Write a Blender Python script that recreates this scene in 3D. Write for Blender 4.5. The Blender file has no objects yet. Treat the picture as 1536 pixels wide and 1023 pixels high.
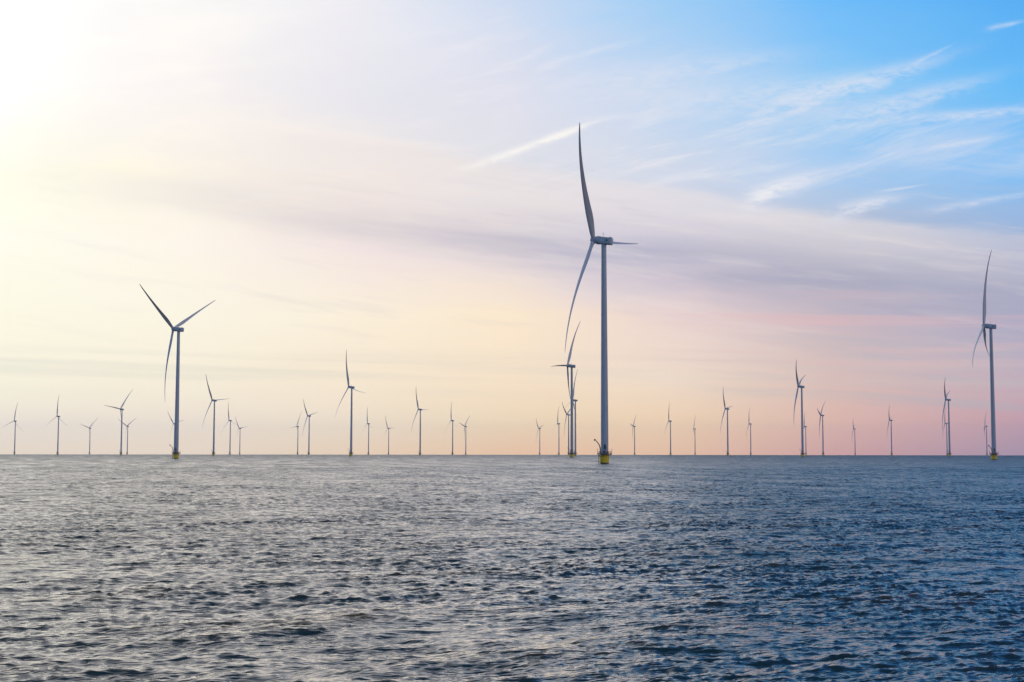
import bpy, bmesh, math, random
import numpy as np
from mathutils import Vector, Matrix

R = math.radians
scene = bpy.context.scene
COL = scene.collection
EYE = 5.3               # metres above the water
EARTH = 6371000.0       # the sea bends away, so the horizon lies about 8 km off

# ------------------------------------------------------------------ camera
cam_data = bpy.data.cameras.new('camera')
cam_data.lens = 50.0
cam_data.sensor_width = 36.0
cam_data.clip_start = 0.5
cam_data.clip_end = 60000.0
cam = bpy.data.objects.new('camera', cam_data)
COL.objects.link(cam)
cam.location = (0, 0, EYE)
cam.rotation_euler = (Matrix.Rotation(R(90 + 4.498), 4, 'X') @ Matrix.Rotation(R(0.06), 4, 'Z')).to_euler()
scene.camera = cam

scene.view_settings.view_transform = 'Standard'
scene.view_settings.look = 'None'
scene.view_settings.exposure = 0.0
scene.view_settings.gamma = 1.0
scene.render.engine = 'CYCLES'
scene.cycles.max_bounces = 6
scene.cycles.volume_bounces = 0
scene.cycles.use_denoising = True
scene.cycles.denoiser = 'OPENIMAGEDENOISE'
scene.cycles.denoising_input_passes = 'RGB_ALBEDO_NORMAL'

# ------------------------------------------------------------------ sun, behind a thin veil, just outside the upper left corner
SUN_AZ, SUN_EL = -25.0, 16.0
sd = bpy.data.lights.new('sun', 'SUN')
sd.energy = 0.5
sd.angle = R(62)
sd.color = (1.0, 0.90, 0.80)
sun = bpy.data.objects.new('sun', sd)
COL.objects.link(sun)
sdir = Vector((math.sin(R(SUN_AZ)) * math.cos(R(SUN_EL)), math.cos(R(SUN_AZ)) * math.cos(R(SUN_EL)), math.sin(R(SUN_EL))))
sun.rotation_euler = sdir.to_track_quat('Z', 'Y').to_euler()

# ------------------------------------------------------------------ node helpers
class NT:
    """small expression builder for shader math"""
    def __init__(self, tree):
        self.t = tree
    def n(self, typ, **kw):
        nd = self.t.nodes.new(typ)
        for k, v in kw.items():
            setattr(nd, k, v)
        return nd
    def put(self, sock, v):
        if isinstance(v, bpy.types.NodeSocket):
            self.t.links.new(v, sock)
        elif isinstance(v, (tuple, list)) and len(v) == 3 and sock.type == 'RGBA':
            sock.default_value = (*v, 1)
        else:
            sock.default_value = v
    def m(self, op, a, b=None, c=None, clamp=False):
        nd = self.n('ShaderNodeMath', operation=op)
        nd.use_clamp = clamp
        self.put(nd.inputs[0], a)
        if b is not None: self.put(nd.inputs[1], b)
        if c is not None: self.put(nd.inputs[2], c)
        return nd.outputs[0]
    def add(self, a, b): return self.m('ADD', a, b)
    def sub(self, a, b): return self.m('SUBTRACT', a, b)
    def mul(self, a, b): return self.m('MULTIPLY', a, b)
    def ramp(self, v, a, b, c=0.0, d=1.0, smooth=True):
        nd = self.n('ShaderNodeMapRange')
        nd.interpolation_type = 'SMOOTHSTEP' if smooth else 'LINEAR'
        self.put(nd.inputs['Value'], v)
        for k, x in (('From Min', a), ('From Max', b), ('To Min', c), ('To Max', d)):
            self.put(nd.inputs[k], x)
        return nd.outputs[0]
    def comb(self, x, y, z=0.0):
        nd = self.n('ShaderNodeCombineXYZ')
        self.put(nd.inputs[0], x); self.put(nd.inputs[1], y); self.put(nd.inputs[2], z)
        return nd.outputs[0]
    def noise(self, vec, scale=1.0, detail=4.0, rough=0.5, dist=0.0):
        nd = self.n('ShaderNodeTexNoise')
        self.put(nd.inputs['Vector'], vec)
        nd.inputs['Scale'].default_value = scale
        nd.inputs['Detail'].default_value = detail
        nd.inputs['Roughness'].default_value = rough
        nd.inputs['Distortion'].default_value = dist
        return nd.outputs['Fac']
    def mix(self, f, a, b, mode='MIX'):
        nd = self.n('ShaderNodeMix', data_type='RGBA', blend_type=mode)
        nd.clamp_result = False
        self.put(nd.inputs[0], f); self.put(nd.inputs[6], a); self.put(nd.inputs[7], b)
        return nd.outputs[2]

def lin(c):
    return tuple(((x / 255) / 12.92) if x / 255 <= 0.04045 else (((x / 255) + 0.055) / 1.055) ** 2.4 for x in c)

# ------------------------------------------------------------------ sky
world = bpy.data.worlds.new('World')
scene.world = world
world.use_nodes = True
wt = world.node_tree
wt.nodes.clear()
W = NT(wt)
tc = W.n('ShaderNodeTexCoord')
sep = W.n('ShaderNodeSeparateXYZ')
wt.links.new(tc.outputs['Generated'], sep.inputs[0])
vx, vy, vz = sep.outputs
AZ = W.mul(W.m('ARCTAN2', vx, vy), 180 / math.pi)                 # compass angle, degrees
EL = W.mul(W.m('ARCSINE', vz), 180 / math.pi)                     # height above the horizon, degrees

# slow drift of the layers so that no band is ruler-straight
w1 = W.sub(W.noise(W.comb(W.mul(AZ, 0.05), W.mul(EL, 0.22)), 1.0, 3.0, 0.5), 0.5)
w2 = W.sub(W.noise(W.comb(W.mul(AZ, 0.16), W.mul(EL, 0.8), 7.3), 1.0, 4.0, 0.55), 0.5)
drift = W.m('MINIMUM', W.m('MAXIMUM', W.mul(EL, 0.35), 0.0), 2.2)
ELW = W.add(EL, W.mul(drift, W.add(W.mul(w1, 1.6), W.mul(w2, 0.6))))

AZS = (-180, -130, -90, -50, -20, -13, -6.5, 0, 6.5, 13, 20, 45, 100, 145, 180)  # blue and lilac stops behind the camera are invented to light the tower fronts
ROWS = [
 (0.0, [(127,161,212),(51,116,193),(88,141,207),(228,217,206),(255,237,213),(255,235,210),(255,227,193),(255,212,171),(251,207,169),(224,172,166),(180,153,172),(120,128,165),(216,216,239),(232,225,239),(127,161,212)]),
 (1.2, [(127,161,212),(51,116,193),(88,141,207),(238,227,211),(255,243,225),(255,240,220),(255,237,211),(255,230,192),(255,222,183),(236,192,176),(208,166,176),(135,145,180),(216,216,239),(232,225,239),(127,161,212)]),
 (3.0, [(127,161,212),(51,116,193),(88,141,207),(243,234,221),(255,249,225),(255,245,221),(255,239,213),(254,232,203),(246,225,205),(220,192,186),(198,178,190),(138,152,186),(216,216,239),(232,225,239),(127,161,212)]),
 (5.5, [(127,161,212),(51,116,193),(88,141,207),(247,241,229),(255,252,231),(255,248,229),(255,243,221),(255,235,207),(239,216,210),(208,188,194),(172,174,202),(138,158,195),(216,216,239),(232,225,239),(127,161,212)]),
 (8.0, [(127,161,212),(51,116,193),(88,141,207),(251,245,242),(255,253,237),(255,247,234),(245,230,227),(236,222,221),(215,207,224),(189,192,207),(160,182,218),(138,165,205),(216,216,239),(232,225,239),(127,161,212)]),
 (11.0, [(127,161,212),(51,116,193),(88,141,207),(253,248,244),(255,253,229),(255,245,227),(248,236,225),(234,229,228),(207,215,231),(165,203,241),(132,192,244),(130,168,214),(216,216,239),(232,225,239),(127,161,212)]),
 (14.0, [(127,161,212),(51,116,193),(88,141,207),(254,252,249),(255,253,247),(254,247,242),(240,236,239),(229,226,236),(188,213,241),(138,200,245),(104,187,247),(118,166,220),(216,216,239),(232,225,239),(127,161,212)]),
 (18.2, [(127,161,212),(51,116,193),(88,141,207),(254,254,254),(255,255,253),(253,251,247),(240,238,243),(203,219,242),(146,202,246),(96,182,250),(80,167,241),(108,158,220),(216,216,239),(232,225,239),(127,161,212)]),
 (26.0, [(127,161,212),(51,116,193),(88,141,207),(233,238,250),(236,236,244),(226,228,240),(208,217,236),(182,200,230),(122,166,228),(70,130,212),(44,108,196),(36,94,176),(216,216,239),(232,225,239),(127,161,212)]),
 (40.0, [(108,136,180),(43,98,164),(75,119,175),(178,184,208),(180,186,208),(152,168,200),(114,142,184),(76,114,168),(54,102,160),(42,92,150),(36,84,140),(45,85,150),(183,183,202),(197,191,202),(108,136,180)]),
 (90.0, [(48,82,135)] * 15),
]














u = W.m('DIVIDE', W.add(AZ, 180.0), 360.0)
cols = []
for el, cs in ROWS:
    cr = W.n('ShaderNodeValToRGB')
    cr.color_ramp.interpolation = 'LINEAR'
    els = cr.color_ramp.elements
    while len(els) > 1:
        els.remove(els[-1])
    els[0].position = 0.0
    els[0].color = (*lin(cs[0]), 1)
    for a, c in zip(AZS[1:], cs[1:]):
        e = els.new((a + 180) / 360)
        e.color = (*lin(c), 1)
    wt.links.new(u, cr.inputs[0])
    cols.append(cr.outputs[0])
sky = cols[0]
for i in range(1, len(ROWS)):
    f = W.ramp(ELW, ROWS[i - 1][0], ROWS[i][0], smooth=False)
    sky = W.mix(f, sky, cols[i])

# low mauve cloud sheet running down to the right across the whole view
def line_band(az0, el0, az1, el1, half0, half1, wob):
    t = W.ramp(AZ, az0, az1, 0.0, 1.0, smooth=False)
    c = W.ramp(AZ, az0, az1, el0, el1, smooth=False)
    h = W.ramp(AZ, az0, az1, half0, half1, smooth=False)
    d = W.m('DIVIDE', W.add(W.sub(EL, c), W.mul(w2, wob)), h)
    return W.m('EXPONENT', W.mul(W.mul(d, d), -1.0)), t
fine = W.noise(W.comb(W.add(W.mul(AZ, 0.10), W.mul(EL, 0.05)), W.add(W.mul(EL, 1.3), W.mul(AZ, 0.12)), 3.1), 1.0, 5.0, 0.55)
fine2 = W.noise(W.comb(W.mul(AZ, 0.07), W.add(W.mul(EL, 2.4), W.mul(AZ, 0.06)), 9.7), 1.0, 4.0, 0.5)
b1, t1 = line_band(-14.0, 10.2, 20.0, 6.2, 0.6, 1.7, 1.2)
sky = W.mix(W.mul(W.mul(b1, W.ramp(AZ, -22, 12, 0.02, 0.8)), W.ramp(fine, 0.3, 0.65, 0.6, 1.0)), sky, lin((164, 166, 190)))
b2, _ = line_band(-20.0, 3.4, 20.0, 3.0, 0.7, 0.9, 0.8)
sky = W.mix(W.mul(W.mul(b2, W.ramp(fine2, 0.35, 0.65)), W.ramp(AZ, -20, 0, 0.24, 0.26)), sky, lin((205, 205, 198)))
# pink lit undersides to the right
pk = W.mul(W.ramp(fine2, 0.47, 0.66), W.mul(W.ramp(EL, 2.0, 4.0), W.ramp(EL, 7.0, 5.4)))
sky = W.mix(W.mul(pk, W.ramp(AZ, 2, 13, 0.0, 0.42)), sky, lin((232, 188, 188)))
tl = W.mul(W.ramp(fine, 0.5, 0.68), W.mul(W.ramp(EL, 0.8, 2.0), W.ramp(EL, 6.0, 3.8)))
sky = W.mix(W.mul(tl, W.ramp(AZ, 4, 14, 0.0, 0.35)), sky, lin((176, 186, 194)))
# broad texture of the veil
tex = W.noise(W.comb(W.add(W.mul(AZ, 0.13), W.mul(EL, 0.10)), W.sub(W.mul(EL, 0.6), W.mul(AZ, 0.07)), 1.7), 1.0, 6.0, 0.58)
sky = W.mix(W.mul(W.ramp(tex, 0.35, 0.62), W.mul(W.mul(W.ramp(EL, 8.5, 11.0), W.ramp(AZ, 14, 4)), 0.16)), sky, lin((214, 218, 232)))

# lit upper edge of the lower veil, falling from left to right
ed = W.add(W.sub(W.sub(11.59, W.mul(AZ, 0.159)), EL), W.add(W.mul(w2, 1.1), W.mul(W.sub(fine, 0.5), 0.6)))
sky = W.mix(W.mul(W.mul(W.ramp(ed, -0.15, 0.45), W.ramp(ed, 3.2, 0.6)), W.mul(W.ramp(AZ, -14, -3, 0.0, 0.55), W.ramp(AZ, 22, 12, 0.45, 1.0))), sky, lin((236, 227, 226)))
sky = W.mix(W.mul(W.mul(W.ramp(ed, 0.1, -0.4), W.ramp(ed, -4.5, -1.0)), W.mul(W.ramp(AZ, -14, 0, 0.0, 0.35), W.ramp(AZ, 14, 4, 0.0, 1.0))), sky, lin((214, 221, 236)))

# cirrus fanning up to the right
def rot(az0, el0, deg):
    """coordinates along / across a streak through (az0, el0)"""
    a = W.sub(AZ, az0); e = W.sub(EL, el0)
    c, s = math.cos(R(deg)), math.sin(R(deg))
    return W.add(W.mul(a, c), W.mul(e, s)), W.sub(W.mul(e, c), W.mul(a, s))
al, ac = rot(10.0, 13.0, 12)
ci = W.noise(W.comb(W.mul(al, 0.09), W.mul(ac, 0.5), 4.4), 1.0, 5.0, 0.52, 0.15)
cim = W.mul(W.mul(W.ramp(EL, 10.0, 12.0), W.ramp(W.add(EL, W.mul(AZ, 0.02)), 16.2, 13.6)), W.ramp(AZ, 2.0, 8.0))
sky = W.mix(W.mul(W.ramp(ci, 0.42, 0.72), W.mul(cim, 0.62)), sky, lin((216, 222, 238)))

# fine fibres through the upper veil
fl, fc = rot(4.0, 13.0, 13)
wig = W.mul(W.sub(W.noise(W.comb(W.mul(fl, 0.12), W.mul(fc, 0.3), 2.2), 1.0, 2.0, 0.5), 0.5), 2.4)
fib = W.noise(W.comb(W.mul(fl, 0.22), W.add(W.mul(fc, 1.9), wig), 8.8), 1.0, 8.0, 0.66, 0.2)
big = W.noise(W.comb(W.mul(fl, 0.10), W.add(W.mul(fc, 0.45), W.mul(wig, 0.4)), 5.1), 1.0, 4.0, 0.55)
fm = W.mul(W.mul(W.ramp(EL, 9.6, 11.5), W.ramp(W.add(EL, W.mul(AZ, 0.22)), 18.6, 15.4)), W.ramp(AZ, -13.0, 1.0))
sky = W.mix(W.mul(W.mul(W.ramp(fib, 0.46, 0.70), W.ramp(big, 0.38, 0.62, 0.1, 1.0)), W.mul(W.mul(fm, W.ramp(AZ, 16, 6, 0.55, 1.0)), 0.6)), sky, lin((238, 236, 241)))
# thready texture in the lower veil too
f2 = W.noise(W.comb(W.add(W.mul(AZ, 0.16), W.mul(EL, 0.2)), W.add(W.mul(EL, 1.5), W.mul(AZ, 0.22)), 6.6), 1.0, 8.0, 0.64, 0.15)
lowm = W.mul(W.ramp(EL, 3.0, 6.0), W.ramp(EL, 13.0, 9.5))
sky = W.mix(W.mul(W.ramp(f2, 0.50, 0.68), W.mul(lowm, W.ramp(AZ, -18, 2, 0.12, 0.22))), sky, lin((247, 236, 226)))
sky = W.mix(W.mul(W.ramp(f2, 0.48, 0.30), W.mul(lowm, W.ramp(AZ, -18, 6, 0.09, 0.24))), sky, lin((196, 192, 204)))

wisp_noise = W.noise(W.comb(W.mul(fl, 1.1), W.add(W.mul(fc, 3.2), W.mul(fl, 0.5)), 1.1), 1.0, 8.0, 0.72, 0.3)

def wisp(az, el, deg, length, width, amount, colr, soft=1.0, skew=0.0, seed=0.0):
    global sky
    a, c = rot(az, el, deg)
    nz = wisp_noise
    nb = W.sub(nz, 0.5)
    c2 = W.add(W.add(c, W.mul(nb, width * 1.6)), W.mul(W.mul(a, a), skew))
    # tapers towards its lifted end
    wd = W.ramp(a, -length, length, width * 1.25, width * 0.55, smooth=False)
    d = W.m('DIVIDE', c2, wd)
    g = W.m('EXPONENT', W.mul(W.mul(d, d), -1.0))
    la = W.m('DIVIDE', W.add(a, W.mul(nb, length * 0.5)), length)
    g2 = W.m('EXPONENT', W.mul(W.m('POWER', W.m('ABSOLUTE', la), 3.0), -1.0))
    f = W.mul(W.mul(g, g2), W.ramp(nz, 0.28, 0.62, 1.0 - soft, 1.0))
    sky = W.mix(W.m('MULTIPLY', f, amount, clamp=True), sky, colr)
def pa(x, y):   # where a thing at that place in the photograph lies in the sky
    return (math.degrees(math.atan((x - 768) / 2133)), math.degrees(math.atan((679.3 - y) / 2133)))
cream, pale, ice = lin((251, 247, 242)), lin((226, 229, 240)), lin((196, 218, 243))
wisp(*pa(796, 214), 19.0, 2.6, 0.15, 1.0, cream, 0.55, 0.0, 1.1)
wisp(*pa(850, 193), 20, 1.1, 0.16, 0.8, cream, 0.7, 0.0, 2.1)
wisp(*pa(905, 172), 4, 1.3, 0.14, 0.5, pale, 0.8, 0.0, 5.5)
wisp(*pa(1180, 283), 20, 1.6, 0.45, 0.85, pale, 0.9, 0.05, 3.2)
wisp(*pa(1215, 268), 15, 1.3, 0.16, 0.4, pale, 0.9, 0.0, 3.9)
wisp(*pa(1155, 290), 24, 0.9, 0.30, 0.5, cream, 0.9, 0.0, 4.9)
wisp(*pa(1300, 316), 14, 1.4, 0.32, 0.85, pale, 0.9, 0.04, 6.2)
wisp(*pa(1358, 293), 6, 0.9, 0.05, 0.6, pale, 0.8, 0.0, 8.2)
wisp(*pa(1408, 98), 22, 0.8, 0.08, 0.55, ice, 0.9, 0.0, 9.2)
wisp(*pa(1522, 63), 8, 0.7, 0.10, 0.7, ice, 0.9, 0.0, 10.2)
wisp(*pa(1270, 138), 13, 4.0, 0.45, 0.65, pale, 0.9, 0.0, 11.2)
wisp(*pa(1360, 165), 12, 3.2, 0.45, 0.6, pale, 0.9, 0.0, 12.2)
wisp(*pa(1460, 190), 1, 3.0, 0.22, 0.6, pale, 0.9, 0.0, 13.2)
wisp(*pa(1450, 232), 6, 1.5, 0.10, 0.5, pale, 0.9, 0.0, 14.2)
wisp(*pa(1480, 318), 7, 2.0, 0.14, 0.5, pale, 0.9, 0.0, 15.2)
wisp(*pa(1000, 105), 7, 5.0, 0.55, 0.45, pale, 0.9, 0.0, 16.2)
wisp(*pa(1120, 140), 3, 5.0, 0.7, 0.45, pale, 0.9, 0.0, 17.2)

# the veiled sun's glow
dt = W.n('ShaderNodeVectorMath', operation='DOT_PRODUCT')
wt.links.new(tc.outputs['Generated'], dt.inputs[0])
dt.inputs[1].default_value = tuple(sdir)
ang = W.mul(W.m('ARCCOSINE', W.m('MINIMUM', dt.outputs['Value'], 1.0)), 180 / math.pi)
def gauss(s): 
    q = W.m('DIVIDE', ang, s)
    return W.m('EXPONENT', W.mul(W.mul(q, q), -1.0))
glow = W.add(W.mul(gauss(4.5), 0.55), W.mul(gauss(10.0), 0.07))
glow_c = W.mix(1.0, (1.0, 0.88, 0.76), (0, 0, 0), 'ADD')
gl = W.n('ShaderNodeVectorMath', operation='SCALE')
wt.links.new(glow_c, gl.inputs[0]); wt.links.new(glow, gl.inputs['Scale'])
sky = W.mix(1.0, sky, gl.outputs[0], 'ADD')

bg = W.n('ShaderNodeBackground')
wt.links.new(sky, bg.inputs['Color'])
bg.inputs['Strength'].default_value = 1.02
nish = W.n('ShaderNodeTexSky')
nish.sky_type = 'NISHITA'
nish.sun_disc = False
nish.sun_elevation = R(SUN_EL)
nish.sun_rotation = R(SUN_AZ)
nish.air_density = 1.0; nish.dust_density = 0.3; nish.ozone_density = 2.0
bg2 = W.n('ShaderNodeBackground')
wt.links.new(nish.outputs[0], bg2.inputs['Color'])
bg2.inputs['Strength'].default_value = 0.05
# the clear air shows where the veil is thin: high up, and away from the sun
mixs = W.n('ShaderNodeMixShader')
wt.links.new(W.mul(W.ramp(EL, 18.0, 50.0), 0.35), mixs.inputs[0])
wt.links.new(bg.outputs[0], mixs.inputs[1]); wt.links.new(bg2.outputs[0], mixs.inputs[2])
wo = W.n('ShaderNodeOutputWorld')
wt.links.new(mixs.outputs[0], wo.inputs['Surface'])

# ------------------------------------------------------------------ materials
def new_mat(name):
    m = bpy.data.materials.new(name)
    m.use_nodes = True
    nt = m.node_tree
    b = nt.nodes['Principled BSDF']
    return m, NT(nt), b

def paint(name, col, rough=0.4, var=0.06, streak=0.0, dirt=(0.2, 0.17, 0.13), metallic=0.0, coat=0.0):
    m, N, b = new_mat(name)
    t = N.n('ShaderNodeTexCoord')
    mp = N.n('ShaderNodeMapping')
    mp.inputs['Scale'].default_value = (1.0, 1.0, 0.12)
    m.node_tree.links.new(t.outputs['Object'], mp.inputs['Vector'])
    nz = N.noise(mp.outputs[0], 1.3, 6.0, 0.6)
    nf = N.noise(t.outputs['Object'], 7.0, 4.0, 0.6)
    c = N.mix(N.ramp(nz, 0.35, 0.7, 0.0, 1.0), col, tuple(x * (1 - var * 2) for x in col))
    if streak:
        c = N.mix(N.mul(N.ramp(nz, 0.52, 0.72), streak), c, dirt)
    m.node_tree.links.new(c, b.inputs['Base Color'])
    m.node_tree.links.new(N.ramp(nf, 0.3, 0.7, rough * 0.85, rough * 1.2), b.inputs['Roughness'])
    b.inputs['Metallic'].default_value = metallic
    b.inputs['Coat Weight'].default_value = coat
    return m

M_TOWER = paint('tower paint', (0.50, 0.53, 0.555), 0.38, 0.05, 0.10)
M_BLADE = paint('blade gelcoat', (0.74, 0.70, 0.68), 0.35, 0.05, 0.12)
M_NAC = paint('nacelle shell', (0.47, 0.50, 0.52), 0.35, 0.04, 0.12)
M_YEL = paint('yellow marine paint', (1.0, 0.66, 0.005), 0.5, 0.04, 0.15, (0.16, 0.12, 0.03))
M_GALV = paint('galvanised steel', (0.30, 0.27, 0.23), 0.5, 0.1, 0.25, metallic=0.3)
M_DARK = paint('dark fittings', (0.045, 0.045, 0.05), 0.5, 0.1, 0.0)
M_DECK = paint('deck grating', (0.16, 0.13, 0.10), 0.6, 0.12, 0.3)
M_LAND = paint('boat landing paint', (0.85, 0.62, 0.12), 0.45, 0.08, 0.3)
M_GREEN = paint('green emblem', (0.02, 0.34, 0.14), 0.45, 0.05, 0.0)
M_BLUE = paint('pale emblem', (0.80, 0.84, 0.88), 0.45, 0.05, 0.0)
M_GROWTH = paint('waterline growth', (0.05, 0.05, 0.02), 0.7, 0.2, 0.0)

# ------------------------------------------------------------------ water
def water_mat():
    m, N, b = new_mat('lake water')
    t = N.n('ShaderNodeTexCoord')
    mp = N.n('ShaderNodeMapping')
    mp.vector_type = 'TEXTURE'
    mp.inputs['Rotation'].default_value = (0, 0, R(-74))     # x runs down-wind
    m.node_tree.links.new(t.outputs['Object'], mp.inputs['Vector'])
    sp = N.n('ShaderNodeSeparateXYZ')
    m.node_tree.links.new(mp.outputs[0], sp.inputs[0])
    def ripples(lx, ly, z, det, rough=0.55):
        return N.noise(N.comb(N.mul(sp.outputs[0], 1 / lx), N.mul(sp.outputs[1], 1 / ly), z), 1.0, det, rough, 0.25)
    at = N.n('ShaderNodeAttribute')          # how much of the waves the mesh leaves to the shader there
    at.attribute_name = 'unresolved'
    un = at.outputs['Fac']
    n1 = ripples(0.32, 1.9, 0.0, 3.0)
    n2 = ripples(0.12, 0.6, 4.0, 1.0)
    n3 = ripples(7.0, 13.0, 8.0, 2.0)        # gusts: rougher and smoother areas
    n5 = ripples(2.2, 5.0, 12.0, 2.0)
    n6 = ripples(70.0, 12.0, 20.0, 5.0, 0.7)
    n7 = ripples(28.0, 2.6, 27.0, 3.0, 0.6)
    gust = N.ramp(n3, 0.35, 0.65, 0.6, 1.2)
    h = N.add(N.mul(n1, 0.12), N.mul(n2, 0.036))
    h = N.add(N.mul(h, gust), N.mul(N.mul(n5, 0.9), N.m('POWER', un, 3.0)))
    bp = N.n('ShaderNodeBump')
    bp.inputs['Strength'].default_value = 1.0
    bp.inputs['Distance'].default_value = 1.0
    m.node_tree.links.new(h, bp.inputs['Height'])
    # wave groups the far mesh cannot carry lean the surface to and fro
    lean = N.mul(N.m('POWER', un, 1.3), 0.7)
    tx = N.mul(N.sub(n6, 0.5), lean)
    ty = N.mul(N.sub(N.add(N.mul(n6, 0.35), N.mul(n7, 0.65)), 0.5), lean)
    va = N.n('ShaderNodeVectorMath', operation='ADD')
    m.node_tree.links.new(bp.outputs[0], va.inputs[0])
    m.node_tree.links.new(N.comb(N.mul(tx, 0.5), N.mul(ty, -1.3), 0.0), va.inputs[1])
    vn = N.n('ShaderNodeVectorMath', operation='NORMALIZE')
    m.node_tree.links.new(va.outputs[0], vn.inputs[0])
    m.node_tree.links.new(vn.outputs[0], b.inputs['Normal'])
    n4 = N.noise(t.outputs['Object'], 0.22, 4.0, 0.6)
    # silty water: light through thin crests is painted brown-green by height, teal below
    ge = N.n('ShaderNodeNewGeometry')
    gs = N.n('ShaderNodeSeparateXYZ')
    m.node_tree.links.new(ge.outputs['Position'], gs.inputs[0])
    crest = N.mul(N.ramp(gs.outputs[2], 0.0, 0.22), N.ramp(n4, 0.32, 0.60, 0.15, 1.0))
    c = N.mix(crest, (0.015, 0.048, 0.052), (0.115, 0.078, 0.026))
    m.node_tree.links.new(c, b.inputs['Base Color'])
    rg = N.mul(N.ramp(un, 0.0, 1.0, 0.07, 0.44, smooth=False), N.ramp(n6, 0.33, 0.67, 0.7, 1.3))
    m.node_tree.links.new(rg, b.inputs['Roughness'])
    b.inputs['IOR'].default_value = 1.333
    return m

def wave_tile(L, N, seed, kmin, kmax, lam_peak, hs, wind_deg, spread, chop):
    """one periodic patch of wind sea: heights and sideways displacements"""
    rng = np.random.default_rng(seed)
    f = np.fft.fftfreq(N, d=L / N) * 2 * np.pi
    kx, ky = np.meshgrid(f, f, indexing='ij')
    k = np.hypot(kx, ky); k[0, 0] = 1e-6
    th = np.arctan2(ky, kx) - math.radians(wind_deg)
    kp = 2 * np.pi / lam_peak
    S = k ** -3.6 * np.exp(-1.25 * (kp / k) ** 2)
    D = np.abs(np.cos(th / 2)) ** (2 * spread) + 0.03
    S = S * D
    return k, kx, ky, S, rng

def synth(L, N, seed, kmin, kmax, lam_peak, wind_deg, spread, amp_norm, chop, fine=0.0):
    k, kx, ky, S, rng = wave_tile(L, N, seed, kmin, kmax, lam_peak, 1, wind_deg, spread, chop)
    S = S * (k / max(kmin, 1.0)) ** fine if fine else S
    S = np.where((k >= kmin) & (k < kmax), S, 0)
    dk = 2 * np.pi / L
    A = np.sqrt(S) * dk * amp_norm * (rng.standard_normal((N, N)) + 1j * rng.standard_normal((N, N))) * N * N / 2
    h = np.fft.ifft2(A)
    dx = np.fft.ifft2(-1j * kx / k * A)
    dy = np.fft.ifft2(-1j * ky / k * A)
    return h.real.astype(np.float32), (-chop * dx.real).astype(np.float32), (-chop * dy.real).astype(np.float32)

WIND = -70.0        # the way the waves run (degrees from +X)
HS = 0.34
LP = 4.4
KSPLIT = 2 * np.pi / 1.2
# normalise the whole spectrum to the wanted significant height
_k, _kx, _ky, _S, _ = wave_tile(160.0, 512, 0, 0, 0, LP, 1, WIND, 2.0, 1)
_var = float((_S * (2 * np.pi / 160.0) ** 2).sum()) / 2 * 1.0
NORM = (HS / 4) / math.sqrt(_var)
TILES = [
    (131.0, synth(131.0, 512, 11, 0.0, KSPLIT, LP, WIND, 16.0, NORM, 0.95)),
    (47.3, synth(47.3, 768, 23, KSPLIT, 2 * np.pi / 0.18, LP, WIND - 8, 15.0, NORM * 1.35, 0.75, 0.5)),
    (311.0, synth(311.0, 512, 37, 0.0, 2 * np.pi / 6.0, 9.5, WIND + 18, 16.0, NORM * 0.95, 0.9)),
]
GUSTS = (237.0, synth(237.0, 256, 51, 0.0, 2 * np.pi / 9.0, 40.0, WIND, 0.5, 1.0, 0.0))   # where the wind bites and where it is calmer
GUSTS[1][0][:] /= GUSTS[1][0].std()
def sample(tile, X, Y):
    L, arrs = tile
    N = arrs[0].shape[0]
    fx = (X / L * N) % N; fy = (Y / L * N) % N
    i0 = np.floor(fx).astype(np.int64); j0 = np.floor(fy).astype(np.int64)
    tx = (fx - i0).astype(np.float32); ty = (fy - j0).astype(np.float32)
    i0 %= N; j0 %= N
    i1 = (i0 + 1) % N; j1 = (j0 + 1) % N
    return [(a[i0, j0] * (1 - tx) + a[i1, j0] * tx) * (1 - ty) + (a[i0, j1] * (1 - tx) + a[i1, j1] * tx) * ty for a in arrs]

def polar_patch(az0, az1, cols, radii, wrap=False):
    az = np.radians(np.linspace(az0, az1, cols))
    Rr, A = np.meshgrid(radii, az, indexing='ij')
    X = Rr * np.sin(A); Y = Rr * np.cos(A)
    drr = np.gradient(radii)[:, None] * np.ones_like(A)
    FAR = np.zeros_like(X)
    Z = np.zeros_like(X); DX = np.zeros_like(X); DY = np.zeros_like(X)
    g = sample(GUSTS, X, Y)[0]
    g2 = sample(GUSTS, Y * 0.7 + 40.0, X * 0.7 - 25.0)[0]
    env = (np.clip(1.0 + 0.17 * g2, 0.5, 1.8), np.clip(1.0 + 0.20 * g, 0.5, 1.8), 1.0)
    for q, tile in enumerate(TILES):
        h, dx, dy = [v * env[q] for v in sample(tile, X + 13.7 * q, Y + 5.1 * q)]
        lam = (2.5, 0.7, 8.0)[q]
        fade = np.clip((lam * 1.6 - drr) / (lam * 1.1), 0, 1)     # leave out waves the mesh is too coarse to carry
        Z += h * fade; DX += dx * fade; DY += dy * fade
    # share of the small waves that is finer than the mesh (grows with the distance from the shore point)
    FAR = np.clip((np.log(Rr) - math.log(60.0)) / (math.log(2500.0) - math.log(60.0)), 0, 1)
    X = X + DX; Y = Y + DY
    Z = Z - Rr ** 2 / (2 * EARTH)
    co = np.stack([X, Y, Z], -1).reshape(-1, 3).astype(np.float32)
    nr, nc = Rr.shape
    idx = np.arange(nr * nc).reshape(nr, nc)
    quads = np.stack([idx[:-1, :-1], idx[:-1, 1:], idx[1:, 1:], idx[1:, :-1]], -1).reshape(-1, 4)[:, ::-1]
    return co, quads, FAR.ravel().astype(np.float32)

def radii_list(r0, r1, fstep, fmin=0.0):
    out = [r0]
    while out[-1] < r1:
        r = out[-1]
        out.append(r + max(fmin, fstep(r)))
    return np.array(out)

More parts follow.
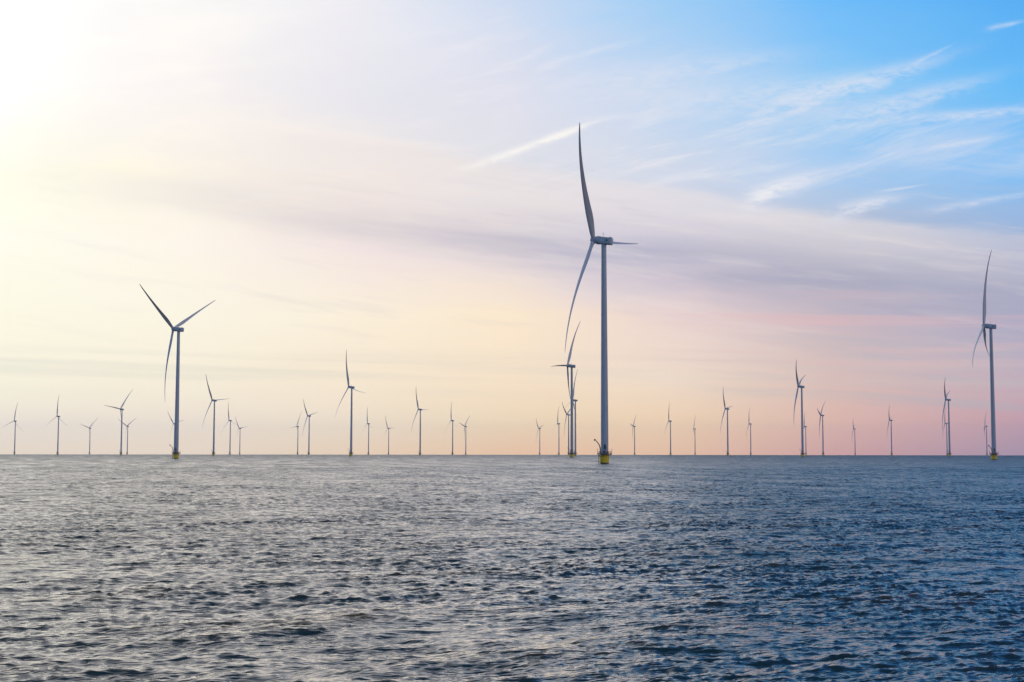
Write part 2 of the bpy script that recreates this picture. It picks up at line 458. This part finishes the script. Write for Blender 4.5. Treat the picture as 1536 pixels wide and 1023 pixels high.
def build_water():
    main_r = radii_list(14.0, 9600.0, lambda r: min(0.07 + r * 0.0011, 0.42) if r < 500 else 0.42 + (r - 500) * 0.0045)
    parts = [polar_patch(-27, 27, 820, main_r)]
    side_r = radii_list(14.0, 9600.0, lambda r: 0.3 + r * 0.015)
    parts.append(polar_patch(27, 333, 700, side_r))
    parts.append(polar_patch(0, 360, 260, radii_list(0.4, 14.0, lambda r: 0.25)))
    base = 0; cos = []; qs = []; fs = []
    for co, q, fa in parts:
        cos.append(co); qs.append(q + base); fs.append(fa); base += len(co)
    co = np.concatenate(cos); q = np.concatenate(qs).astype(np.int32)
    print('water verts', len(co), 'rows', len(main_r))
    me = bpy.data.meshes.new('water')
    me.vertices.add(len(co)); me.vertices.foreach_set('co', co.ravel())
    me.loops.add(q.size); me.loops.foreach_set('vertex_index', q.ravel())
    me.polygons.add(len(q))
    me.polygons.foreach_set('loop_start', np.arange(0, q.size, 4, dtype=np.int32))
    me.polygons.foreach_set('loop_total', np.full(len(q), 4, dtype=np.int32))
    me.update(calc_edges=True)
    me.polygons.foreach_set('use_smooth', np.ones(len(q), dtype=bool))
    at = me.attributes.new('unresolved', 'FLOAT', 'POINT')
    at.data.foreach_set('value', np.concatenate(fs))
    me.materials.append(water_mat())
    o = bpy.data.objects.new('water', me)
    COL.objects.link(o)
    o['kind'] = 'structure'
    return o
build_water()

# ------------------------------------------------------------------ mesh helpers
def finish(name, bm, mat, parent=None, smooth=True, angle=35):
    me = bpy.data.meshes.new(name)
    bmesh.ops.recalc_face_normals(bm, faces=bm.faces)
    bm.to_mesh(me); bm.free()
    me.materials.append(mat)
    if smooth:
        for p in me.polygons: p.use_smooth = True
        try:
            me.set_sharp_from_angle(angle=R(angle))
        except Exception:
            pass
    o = bpy.data.objects.new(name, me)
    COL.objects.link(o)
    if parent is not None: o.parent = parent
    return o

def rings(bm, sections, cap0=True, cap1=True):
    """skin a list of equal-length vertex rings"""
    vs = [[bm.verts.new(p) for p in s] for s in sections]
    n = len(vs[0])
    for a, b in zip(vs, vs[1:]):
        for i in range(n):
            bm.faces.new((a[i], a[(i + 1) % n], b[(i + 1) % n], b[i]))
    if cap0: bm.faces.new(vs[0][::-1])
    if cap1: bm.faces.new(vs[-1])

def lathe(bm, prof, seg=32, c=(0, 0, 0)):
    rings(bm, [[(c[0] + r * math.cos(2 * math.pi * i / seg), c[1] + r * math.sin(2 * math.pi * i / seg), c[2] + z) for i in range(seg)] for r, z in prof])

def tube(bm, pts, rad, seg=8):
    pts = [Vector(p) for p in pts]
    secs = []
    for i, p in enumerate(pts):
        d = (pts[min(i + 1, len(pts) - 1)] - pts[max(i - 1, 0)]).normalized()
        ref = Vector((0, 0, 1)) if abs(d.z) < 0.9 else Vector((1, 0, 0))
        s = d.cross(ref).normalized(); t = s.cross(d)
        r = rad[i] if isinstance(rad, (list, tuple)) else rad
        secs.append([p + (s * math.cos(2 * math.pi * k / seg) + t * math.sin(2 * math.pi * k / seg)) * r for k in range(seg)])
    rings(bm, secs)

def box(bm, c, s, bev=0.0, rotz=0.0):
    r = bmesh.ops.create_cube(bm, size=1.0)
    vs = r['verts']
    bmesh.ops.scale(bm, vec=s, verts=vs)
    if bev:
        es = list({e for v in vs for e in v.link_edges})
        g = bmesh.ops.bevel(bm, geom=es, offset=bev, segments=2, affect='EDGES', profile=0.5)
        vs = list({v for f in g['faces'] for v in f.verts} | {v for v in vs if v.is_valid})
        seen = set(vs); stack = list(vs)
        while stack:
            v = stack.pop()
            for e in v.link_edges:
                w = e.other_vert(v)
                if w not in seen: seen.add(w); stack.append(w)
        vs = list(seen)
    M = Matrix.Translation(c) @ Matrix.Rotation(rotz, 4, 'Z')
    bmesh.ops.transform(bm, matrix=M, verts=vs)

# ------------------------------------------------------------------ the wind turbine
HUBZ, OVER, TILT = 113.0, 5.6, R(6.5)
DECKZ = 5.0
TOWER_TOP = HUBZ - 2.05

def ring_pts(r, z, n, a0=0.0, a1=360.0):
    return [(r * math.cos(R(a0 + (a1 - a0) * i / n)), r * math.sin(R(a0 + (a1 - a0) * i / n)), z) for i in range(n + 1)]

def build_turbine():
    root = bpy.data.objects.new('wind_turbine', None)
    COL.objects.link(root)
    root.empty_display_size = 5
    # foundation: yellow transition piece standing in the water
    bm = bmesh.new()
    lathe(bm, [(2.2, -5.0), (2.2, 3.9), (2.26, 3.92), (2.26, 4.15), (2.2, 4.17), (2.2, 4.82)], 48)
    f = finish('foundation', bm, M_YEL, root)
    bm = bmesh.new()
    lathe(bm, [(2.215, -4.9), (2.215, 0.35), (2.203, 0.55)], 48)
    finish('waterline_band', bm, M_GROWTH, f)
    bm = bmesh.new()      # boat landing: two fender tubes and a ladder, on the left, sunlit side
    ca = R(205)
    for off in (-0.75, 0.75):
        px, py = 2.95 * math.cos(ca) - off * math.sin(ca), 2.95 * math.sin(ca) + off * math.cos(ca)
        tube(bm, [(px, py, -3.0), (px, py, 4.3)], 0.19, 12)
        for z in (0.9, 3.6):
            tube(bm, [(px, py, z), (px * 0.68, py * 0.68, z)], 0.12, 8)
    for off in (-0.28, 0.28):
        px, py = 2.55 * math.cos(ca) - off * math.sin(ca), 2.55 * math.sin(ca) + off * math.cos(ca)
        tube(bm, [(px, py, -2.0), (px, py, 6.1)], 0.04, 6)
    for q in range(24):
        z = -1.8 + q * 0.3
        a = [(2.55 * math.cos(ca) - off * math.sin(ca), 2.55 * math.sin(ca) + off * math.cos(ca), z) for off in (-0.28, 0.28)]
        tube(bm, a, 0.025, 5)
    finish('boat_landing', bm, M_LAND, f)
    # platform
    bm = bmesh.new()
    lathe(bm, [(2.0, DECKZ - 0.42), (3.68, DECKZ - 0.42), (3.72, DECKZ - 0.40), (3.72, DECKZ + 0.03), (3.68, DECKZ + 0.05), (2.0, DECKZ + 0.05)], 40)
    for i in range(8):
        a = R(22.5 + i * 45)
        tube(bm, [(2.18 * math.cos(a), 2.18 * math.sin(a), 3.6), (3.45 * math.cos(a), 3.45 * math.sin(a), DECKZ - 0.45)], 0.11, 6)
    p = finish('platform', bm, M_DECK, root)
    bm = bmesh.new()
    for z, r in ((0.12, 0.09), (0.62, 0.06), (1.15, 0.09)):
        tube(bm, ring_pts(3.62, DECKZ + z, 40, -148, 198), r, 6)
    for i in range(17):
        a = R(-148 + i * 346 / 16)
        tube(bm, [(3.62 * math.cos(a), 3.62 * math.sin(a), DECKZ), (3.62 * math.cos(a), 3.62 * math.sin(a), DECKZ + 1.17)], 0.07, 6)
    finish('railing', bm, M_GALV, p)
    bm = bmesh.new()
    box(bm, (-0.35, -2.9, DECKZ + 0.72), (0.9, 0.55, 1.25), 0.04)
    finish('equipment_cabinet', bm, M_DARK, p)
    bm = bmesh.new()
    box(bm, (1.15, -2.75, DECKZ + 0.5), (0.6, 0.5, 0.85), 0.04, R(22))
    finish('equipment_cabinet', bm, M_DARK, p)
    for sx in (-1, 1):
        bm = bmesh.new()
        tube(bm, [(sx * 3.62, -0.3, DECKZ + 0.3), (sx * 3.62, -0.3, DECKZ + 2.0)], 0.05, 6)
        lathe(bm, [(0.05, 0), (0.17, 0.05), (0.19, 0.2), (0.17, 0.38), (0.06, 0.45)], 12, (sx * 3.62, -0.3, DECKZ + 1.95))
        finish('marker_lantern', bm, M_DARK, p)
    # davit crane, leaning out to the left
    bm = bmesh.new()
    cx, cy = -2.3, -1.95
    pts = [(cx, cy, DECKZ), (cx, cy, DECKZ + 2.3), (cx - 0.15, cy, DECKZ + 3.4), (cx - 0.6, cy - 0.05, DECKZ + 4.5), (cx - 1.25, cy - 0.1, DECKZ + 5.5), (cx - 2.0, cy - 0.15, DECKZ + 6.35), (cx - 2.65, cy - 0.2, DECKZ + 6.95)]
    tube(bm, pts, [0.32, 0.32, 0.30, 0.27, 0.25, 0.23, 0.21], 10)
    lathe(bm, [(0.42, 0), (0.42, 0.12), (0.28, 0.14), (0.28, 0.5)], 14, (cx, cy, DECKZ + 0.05))
    c = finish('crane', bm, M_GALV, root)
    bm = bmesh.new()
    e = Vector(pts[-1])
    box(bm, e + Vector((-0.1, 0, -0.05)), (0.9, 0.6, 0.75), 0.1)
    tube(bm, [e + Vector((-0.25, 0, -0.3)), e + Vector((-0.25, 0, -0.75))], 0.03, 5)
    tube(bm, [e + Vector((-0.25, 0, -0.7)), e + Vector((-0.12, 0, -0.85)), e + Vector((-0.22, 0, -1.0)), e + Vector((-0.36, 0, -0.92))], 0.045, 6)
    finish('winch_block', bm, M_DARK, c)
    # tower
    prof = [(1.98, DECKZ + 0.05), (1.98, DECKZ + 0.25), (1.9, DECKZ + 0.27)]
    nsec = 5
    z0, z1 = DECKZ + 0.27, TOWER_TOP
    def rad(z):
        t = (z - z0) / (z1 - z0)
        return 1.90 - 0.62 * max(0.0, t - 0.12) / 0.88
    zs = sorted(set([z0 + (z1 - z0) * i / 30 for i in range(1, 31)]))
    seams = [z0 + (z1 - z0) * q / nsec for q in range(1, nsec)]
    for z in zs:
        if any(abs(z - s) < 0.5 for s in seams):
            r = rad(z)
            prof += [(r, z - 0.1), (r + 0.025, z - 0.08), (r + 0.025, z + 0.08), (r, z + 0.1)]
        else:
            prof.append((rad(z), z))
    prof += [(1.42, z1 + 0.03), (1.42, z1 + 0.5)]
    bm = bmesh.new()
    lathe(bm, prof, 48)
    tw = finish('tower', bm, M_TOWER, root, angle=25)
    bm = bmesh.new()      # entrance with its landing and stairs, towards the camera
    box(bm, (0.05, -1.93, DECKZ + 3.55), (0.95, 0.16, 2.15), 0.05)
    finish('door', bm, M_DARK, tw)
    bm = bmesh.new()
    box(bm, (0.05, -2.5, DECKZ + 2.38), (1.5, 1.1, 0.08))
    for x in (-0.68, 0.78):
        tube(bm, [(x, -3.0, DECKZ + 2.4), (x, -3.0, DECKZ + 3.45)], 0.035, 5)
        tube(bm, [(x, -2.0, DECKZ + 3.45), (x, -3.0, DECKZ + 3.45)], 0.035, 5)
    for q in range(9):
        box(bm, (0.95 + q * 0.24, -2.55 + q * 0.05, DECKZ + 2.2 - q * 0.26), (0.26, 0.8, 0.05))
    tube(bm, [(0.8, -2.98, DECKZ + 3.4), (3.0, -2.5, DECKZ + 1.1)], 0.035, 5)
    finish('stairs', bm, M_GALV, tw)
    bm = bmesh.new()
    box(bm, (0.05, -2.0, DECKZ + 4.85), (0.3, 0.25, 0.15), 0.03)
    finish('door_light', bm, M_DARK, tw)

    # nacelle: axis along local +X towards the rotor; object is turned with the yaw
    def rsec(x, w, zt, zb, e, n=36, yo=0.0):
        out = []
        zc, hh = (zt + zb) / 2, (zt - zb) / 2
        for i in range(n):
            a = 2 * math.pi * i / n
            ca_, sa_ = math.cos(a), math.sin(a)
            out.append((x, yo + w * math.copysign(abs(ca_) ** e, ca_), zc + hh * math.copysign(abs(sa_) ** e, sa_)))
        return out
    bm = bmesh.new()
    secs = [(-4.55, 1.45, 1.20, -1.75, 0.45), (-4.45, 1.72, 1.42, -1.98, 0.42), (-4.2, 1.86, 1.56, -2.08, 0.40), (-1.5, 1.95, 1.72, -2.12, 0.40),
            (1.4, 2.0, 1.82, -2.12, 0.42), (1.7, 2.0, 1.84, -2.10, 0.5), (1.85, 2.0, 1.9, -2.05, 0.8), (2.0, 2.12, 2.1, -2.15, 1.0), (3.5, 2.16, 2.14, -2.18, 1.0),
            (3.62, 2.05, 2.04, -2.08, 1.0), (3.7, 1.5, 1.5, -1.5, 1.0)]
    rings(bm, [rsec(*s) for s in secs])
    nac = finish('nacelle', bm, M_NAC, root, angle=30)
    bm = bmesh.new()
    lathe(bm, [(0.16, 0), (0.16, 0.25), (0.06, 0.3), (0.05, 2.2), (0.09, 2.22), (0.09, 2.4)], 10, (0.6, 0, 1.72))
    tube(bm, [(0.6, -0.7, 3.2), (0.6, 0.7, 3.2)], 0.045, 6)
    for y in (-0.7, 0.7):
        lathe(bm, [(0.05, 0), (0.14, 0.04), (0.14, 0.22), (0.05, 0.26)], 8, (0.6, y, 3.15))
    finish('weather_mast', bm, M_GALV, nac)
    bm = bmesh.new()
    box(bm, (-3.6, 0, 1.72), (0.9, 2.2, 0.28), 0.08)
    finish('roof_cooler', bm, M_NAC, nac)
    bm = bmesh.new()      # row of emblem marks on the side shell facing the viewer
    # a leaf-like green emblem behind two pale wave strokes
    for side in (1,):
        y = side * 1.95
        ang = [2 * math.pi * i / 20 for i in range(20)]
        pts = [(-2.3 + 0.62 * math.cos(a), y, -0.05 + 0.52 * math.sin(a) * (1 + 0.35 * math.cos(a))) for a in ang]
        vs = [bm.verts.new(q) for q in pts]
        bm.faces.new(vs)
        r = bmesh.ops.extrude_face_region(bm, geom=list(bm.faces))
        bmesh.ops.translate(bm, vec=(0, 0.08, 0), verts=[v for v in r['geom'] if isinstance(v, bmesh.types.BMVert)])
    finish('emblem', bm, M_GREEN, nac, smooth=False)
    bm = bmesh.new()
    y = 1.95
    for k, (x0, x1, z0_, am) in enumerate(((-1.3, 2.0, 0.35, 0.18), (-1.4, 1.6, -0.15, 0.15))):
        st = 16
        top = []; bot = []
        for i in range(st + 1):
            x = x0 + (x1 - x0) * i / st
            z = z0_ + am * math.sin(i / st * 2 * math.pi + k)
            th = 0.13 * math.sin(math.pi * i / st) + 0.02
            top.append(bm.verts.new((x, y, z + th))); bot.append(bm.verts.new((x, y, z - th)))
        fs = []
        for i in range(st):
            fs.append(bm.faces.new((bot[i], bot[i + 1], top[i + 1], top[i])))
        r = bmesh.ops.extrude_face_region(bm, geom=fs)
        bmesh.ops.translate(bm, vec=(0, 0.08, 0), verts=[v for v in r['geom'] if isinstance(v, bmesh.types.BMVert)])
    finish('emblem', bm, M_BLUE, nac, smooth=False)

    # hub with its spinner
    bm = bmesh.new()
    secs = []
    for x, r in ((-1.95, 1.5), (-1.9, 1.75), (-1.3, 1.85), (0.0, 1.86), (0.7, 1.72), (1.2, 1.4), (1.55, 0.9), (1.7, 0.35)):
        secs.append([(x, r * math.cos(2 * math.pi * i / 32), r * math.sin(2 * math.pi * i / 32)) for i in range(32)])
    rings(bm, secs)
    hub = finish('hub', bm, M_NAC, root)
    # blade: local Z along the span, X towards the wind, Y along the rotor plane
    bm = bmesh.new()
    secs = []
    L = 65.0
    table = [(1.2, 1.15, 1.15, 45.8), (2.2, 1.15, 1.12, 45.7), (4.0, 1.35, 0.85, 45.4), (7.0, 1.514, 0.801, 44.9), (11.0, 1.719, 0.681, 44.3), (15.0, 1.75, 0.605, 43.7), (20.0, 1.538, 0.49, 42.9), (26.0, 1.308, 0.396, 42.0), (32.0, 1.105, 0.311, 41.1), (38.0, 0.928, 0.249, 40.2), (44.0, 0.76, 0.197, 39.2), (50.0, 0.619, 0.156, 38.3), (56.0, 0.486, 0.116, 37.4), (61.0, 0.372, 0.083, 36.6), (64.0, 0.23, 0.052, 36.2), (65.0, 0.053, 0.024, 36.0)]
    table = BLADE_TABLE(table)
    for z, hc, ht, tw_ in table:
        s = z / L
        bow = 9.5 * s ** 1.4 * (1 - s) - 1.8 * s * s
        a0 = R(tw_)
        ring = []
        n = 20
        blend = min(1.0, max(0.0, (z - 1.8) / 6.0))
        for i in range(n):
            t = 2 * math.pi * i / n
            # airfoil: blunt front, thin trailing edge
            c_ = math.cos(t); s_ = math.sin(t)
            u_ = hc * c_
            v_ = ht * s_ * ((1 - blend) + blend * (0.62 + 0.48 * c_) )
            off = -0.45 * (hc - 1.15) * blend       # most of the chord lies behind the pitch axis
            u_ += off
            # u along chord, v across; chord is turned by the twist angle out of the rotor plane
            yy = u_ * math.cos(a0) - v_ * math.sin(a0)
            xx = u_ * math.sin(a0) + v_ * math.cos(a0)
            ring.append((xx + bow, yy, z))
        secs.append(ring)
    rings(bm, secs)
    blades = [finish('blade', bm, M_BLADE, root, angle=60)]
    for _ in range(2):
        b = blades[0].copy(); COL.objects.link(b); b.parent = root
        blades.append(b)
    return root

def BLADE_TABLE(t):
    # resample smoothly
    out = []
    for a, b in zip(t, t[1:]):
        for q in range(3):
            s = q / 3
            out.append(tuple(a[i] * (1 - s) + b[i] * s for i in range(4)))
    out.append(t[-1])
    return out

def kids(o):
    return [c for c in COL.objects if c.parent == o]

def copy_tree(o, parent=None):
    c = o.copy(); COL.objects.link(c); c.parent = parent
    for ch in kids(o):
        copy_tree(ch, c)
    return c

def pose(root, az, dist, yaw, phase, pitch=0.0):
    a = R(az)
    root.location = (dist * math.sin(a), dist * math.cos(a), -dist * dist / (2 * EARTH))
    y = R(yaw)                                   # compass heading of the wind side
    ax = Vector((math.sin(y), math.cos(y), 0))
    # nacelle: local +X -> ax, level with the slight upward tilt
    def basis(x, yv, z):
        return Matrix((x, yv, z)).transposed().to_4x4()
    axt = Vector((ax.x * math.cos(TILT), ax.y * math.cos(TILT), math.sin(TILT))).normalized()
    side = Vector((-math.cos(y), math.sin(y), 0))    # across the rotor, towards the left
    up = axt.cross(side)
    if up.z < 0: up = -up
    yv = up.cross(axt)
    hubp = Vector((0, 0, HUBZ)) + axt * OVER
    bi = 0
    for ch in kids(root):
        nm = ch.name.split('.')[0]
        if nm == 'nacelle':
            ch.matrix_local = Matrix.Translation((0, 0, HUBZ)) @ basis(axt, yv, up)
        elif nm == 'hub':
            ch.matrix_local = Matrix.Translation(hubp) @ basis(axt, yv, up)
        elif nm == 'blade':
            t = R(phase + 120 * bi); bi += 1
            d = up * math.cos(t) + side * math.sin(t)
            ch.matrix_local = Matrix.Translation(hubp) @ basis(axt, d.cross(axt), d) @ Matrix.Rotation(R(-pitch), 4, 'Z')

# compass angle, distance, yaw, rotor phase, label
FARM = [
 (-19.22, 5102, -67, 114.0, 'small hazy turbine nearest the left edge of the view'),
 (-17.66, 4412, -71, 3.0, 'small turbine with one blade straight up, second from the left edge'),
 (-16.49, 6400, -64, 73.5, 'tiny pale turbine with raised V blades, third from the left edge'),
 (-15.32, 3649, -66, 82.5, 'mid-sized turbine with long V blades and a tiny one close on its right'),
 (-15.09, 5914, -64, 63.0, 'tiny turbine tight on the right of a taller V-bladed one at far left'),
 (-13.24, 1274, -67.5, 58, 'large turbine on yellow foundation, biggest on the left side of the view'),
 (-13.32, 5387, -66, 43.5, 'tiny turbine mostly hidden behind the big left tower, blades poking out'),
 (-11.81, 2992, -70, 34.5, 'mid-sized turbine with one blade level to the right, next right of the big left one'),
 (-11.18, 4808, -71, 16.5, 'small turbine, taller one of the close pair right of the big left turbine'),
 (-10.80, 6288, -66, 37.5, 'tiny turbine, shorter and right one of the close pair right of the big left turbine'),
 (-8.54, 5809, -67, 99.0, 'tiny turbine leaning one blade up right, just left of a slightly taller one'),
 (-8.10, 4183, -72, 40.5, 'small turbine, taller right one of the close pair left of the mid-left tall turbine'),
 (-6.43, 2349, -70, 22.5, 'mid-distance slender turbine, tallest between the big left one and the central giant'),
 (-5.74, 5215, -70, 12.0, 'tiny turbine with one blade upright, first to the right of the tall mid-left one'),
 (-4.94, 6141, -66, 31.5, 'tiny pale turbine between an upright-bladed tiny one and a taller small one'),
 (-3.68, 3523, -71, 30.0, 'small turbine with a level right blade, tallest between the mid-left tall one and centre cluster'),
 (-2.38, 4695, -70, 12.0, 'small turbine with upright blade, left one of the close pair near mid view'),
 (-1.85, 5695, -69, 76.5, 'tiny V-bladed turbine, right one of the close pair near mid view'),
 (1.12, 6152, -68, 45.0, 'tiny turbine, first to the left of the clustered towers beside the giant'),
 (1.89, 5147, -66, 3.0, 'tiny turbine just left of the three overlapping towers'),
 (2.28, 3976, -69, 57.0, 'small turbine, shortest and leftmost of the three overlapping towers'),
 (2.41, 1761, -69, 94, 'large turbine on small yellow foundation, tallest of the three overlapping towers'),
 (2.55, 2906, -70, 112.5, 'mid-sized turbine behind the right side of the tallest overlapping tower'),
 (3.72, 718, -66.2, 35.5, 'giant nearest turbine with thick grey tower on yellow foundation'),
 (4.92, 5644, -72, 81.0, 'tiny turbine, first to the right of the giant nearest one'),
 (6.35, 4748, -71, 15.0, 'small turbine, second to the right of the giant nearest one'),
 (7.32, 6231, -68, 109.5, 'tiny turbine, third to the right of the giant nearest one'),
 (8.61, 3487, -66, 37, 'mid-sized turbine with dark blue tower, tallest between the giant and the right-hand blue one'),
 (9.51, 5236, -71, 21.0, 'tiny upright-bladed turbine right of the mid-sized dark blue one'),
 (11.52, 2346, -70, 49.5, 'dark blue turbine with curved blades, tallest between the giant and the right edge one'),
 (11.65, 5723, -72, 19.5, 'tiny turbine tight against the right side of a tall dark blue tower'),
 (12.31, 4106, -67, 72.0, 'small dark turbine with a fork of two raised blades, right of the tall blue one'),
 (13.53, 6317, -71, 45.0, 'tiny lone turbine between two taller dark ones on the right'),
 (14.91, 4736, -69, 40.5, 'small lone dark turbine left of the overlapping pair at far right'),
 (17.06, 2979, -67, 48.0, 'dark blue turbine, taller front one of the overlapping pair at far right'),
 (16.97, 5255, -67, 28.5, 'tiny turbine, shorter one behind the overlapping pair at far right'),
 (18.42, 5816, -68, 111.0, 'tiny turbine just left of the big blue one by the right edge'),
 (18.67, 1269, -64.2, 6.0, 'large dark blue turbine on yellow foundation by the right edge'),
]
# how far each controller has turned its blades out of the wind, degrees beyond the rest
PITCH = {1: -2, 2: -2, 6: 24, 8: 20, 9: 12, 12: 16, 13: 14, 16: 14, 22: 10, 24: 12, 28: 14, 30: 12, 32: 10, 35: 12, 38: 6}
proto = build_turbine()
for i, (az, dist, yaw, ph, label) in enumerate(FARM):
    t = proto if i == 0 else copy_tree(proto)
    pose(t, az, dist, yaw, ph, PITCH.get(i + 1, 6.0))
    t['label'] = label
    t['category'] = 'wind turbine'
    t['group'] = 'wind turbines standing in the lake'

# ------------------------------------------------------------------ the air over the lake
bm = bmesh.new()
box(bm, (0, 0, 87.0), (19500.0, 19500.0, 204.0))
me = bpy.data.meshes.new('haze')
bm.to_mesh(me); bm.free()
hm = bpy.data.materials.new('haze')
hm.use_nodes = True
ht = hm.node_tree
ht.nodes.clear()
ho = ht.nodes.new('ShaderNodeOutputMaterial')
hv = ht.nodes.new('ShaderNodeVolumePrincipled')
hv.inputs['Color'].default_value = (0.62, 0.78, 1.0, 1)
hv.inputs['Density'].default_value = 3.5e-5
hv.inputs['Anisotropy'].default_value = 0.3
ht.links.new(hv.outputs[0], ho.inputs['Volume'])
me.materials.append(hm)
haze = bpy.data.objects.new('haze', me)
COL.objects.link(haze)
haze['kind'] = 'stuff'
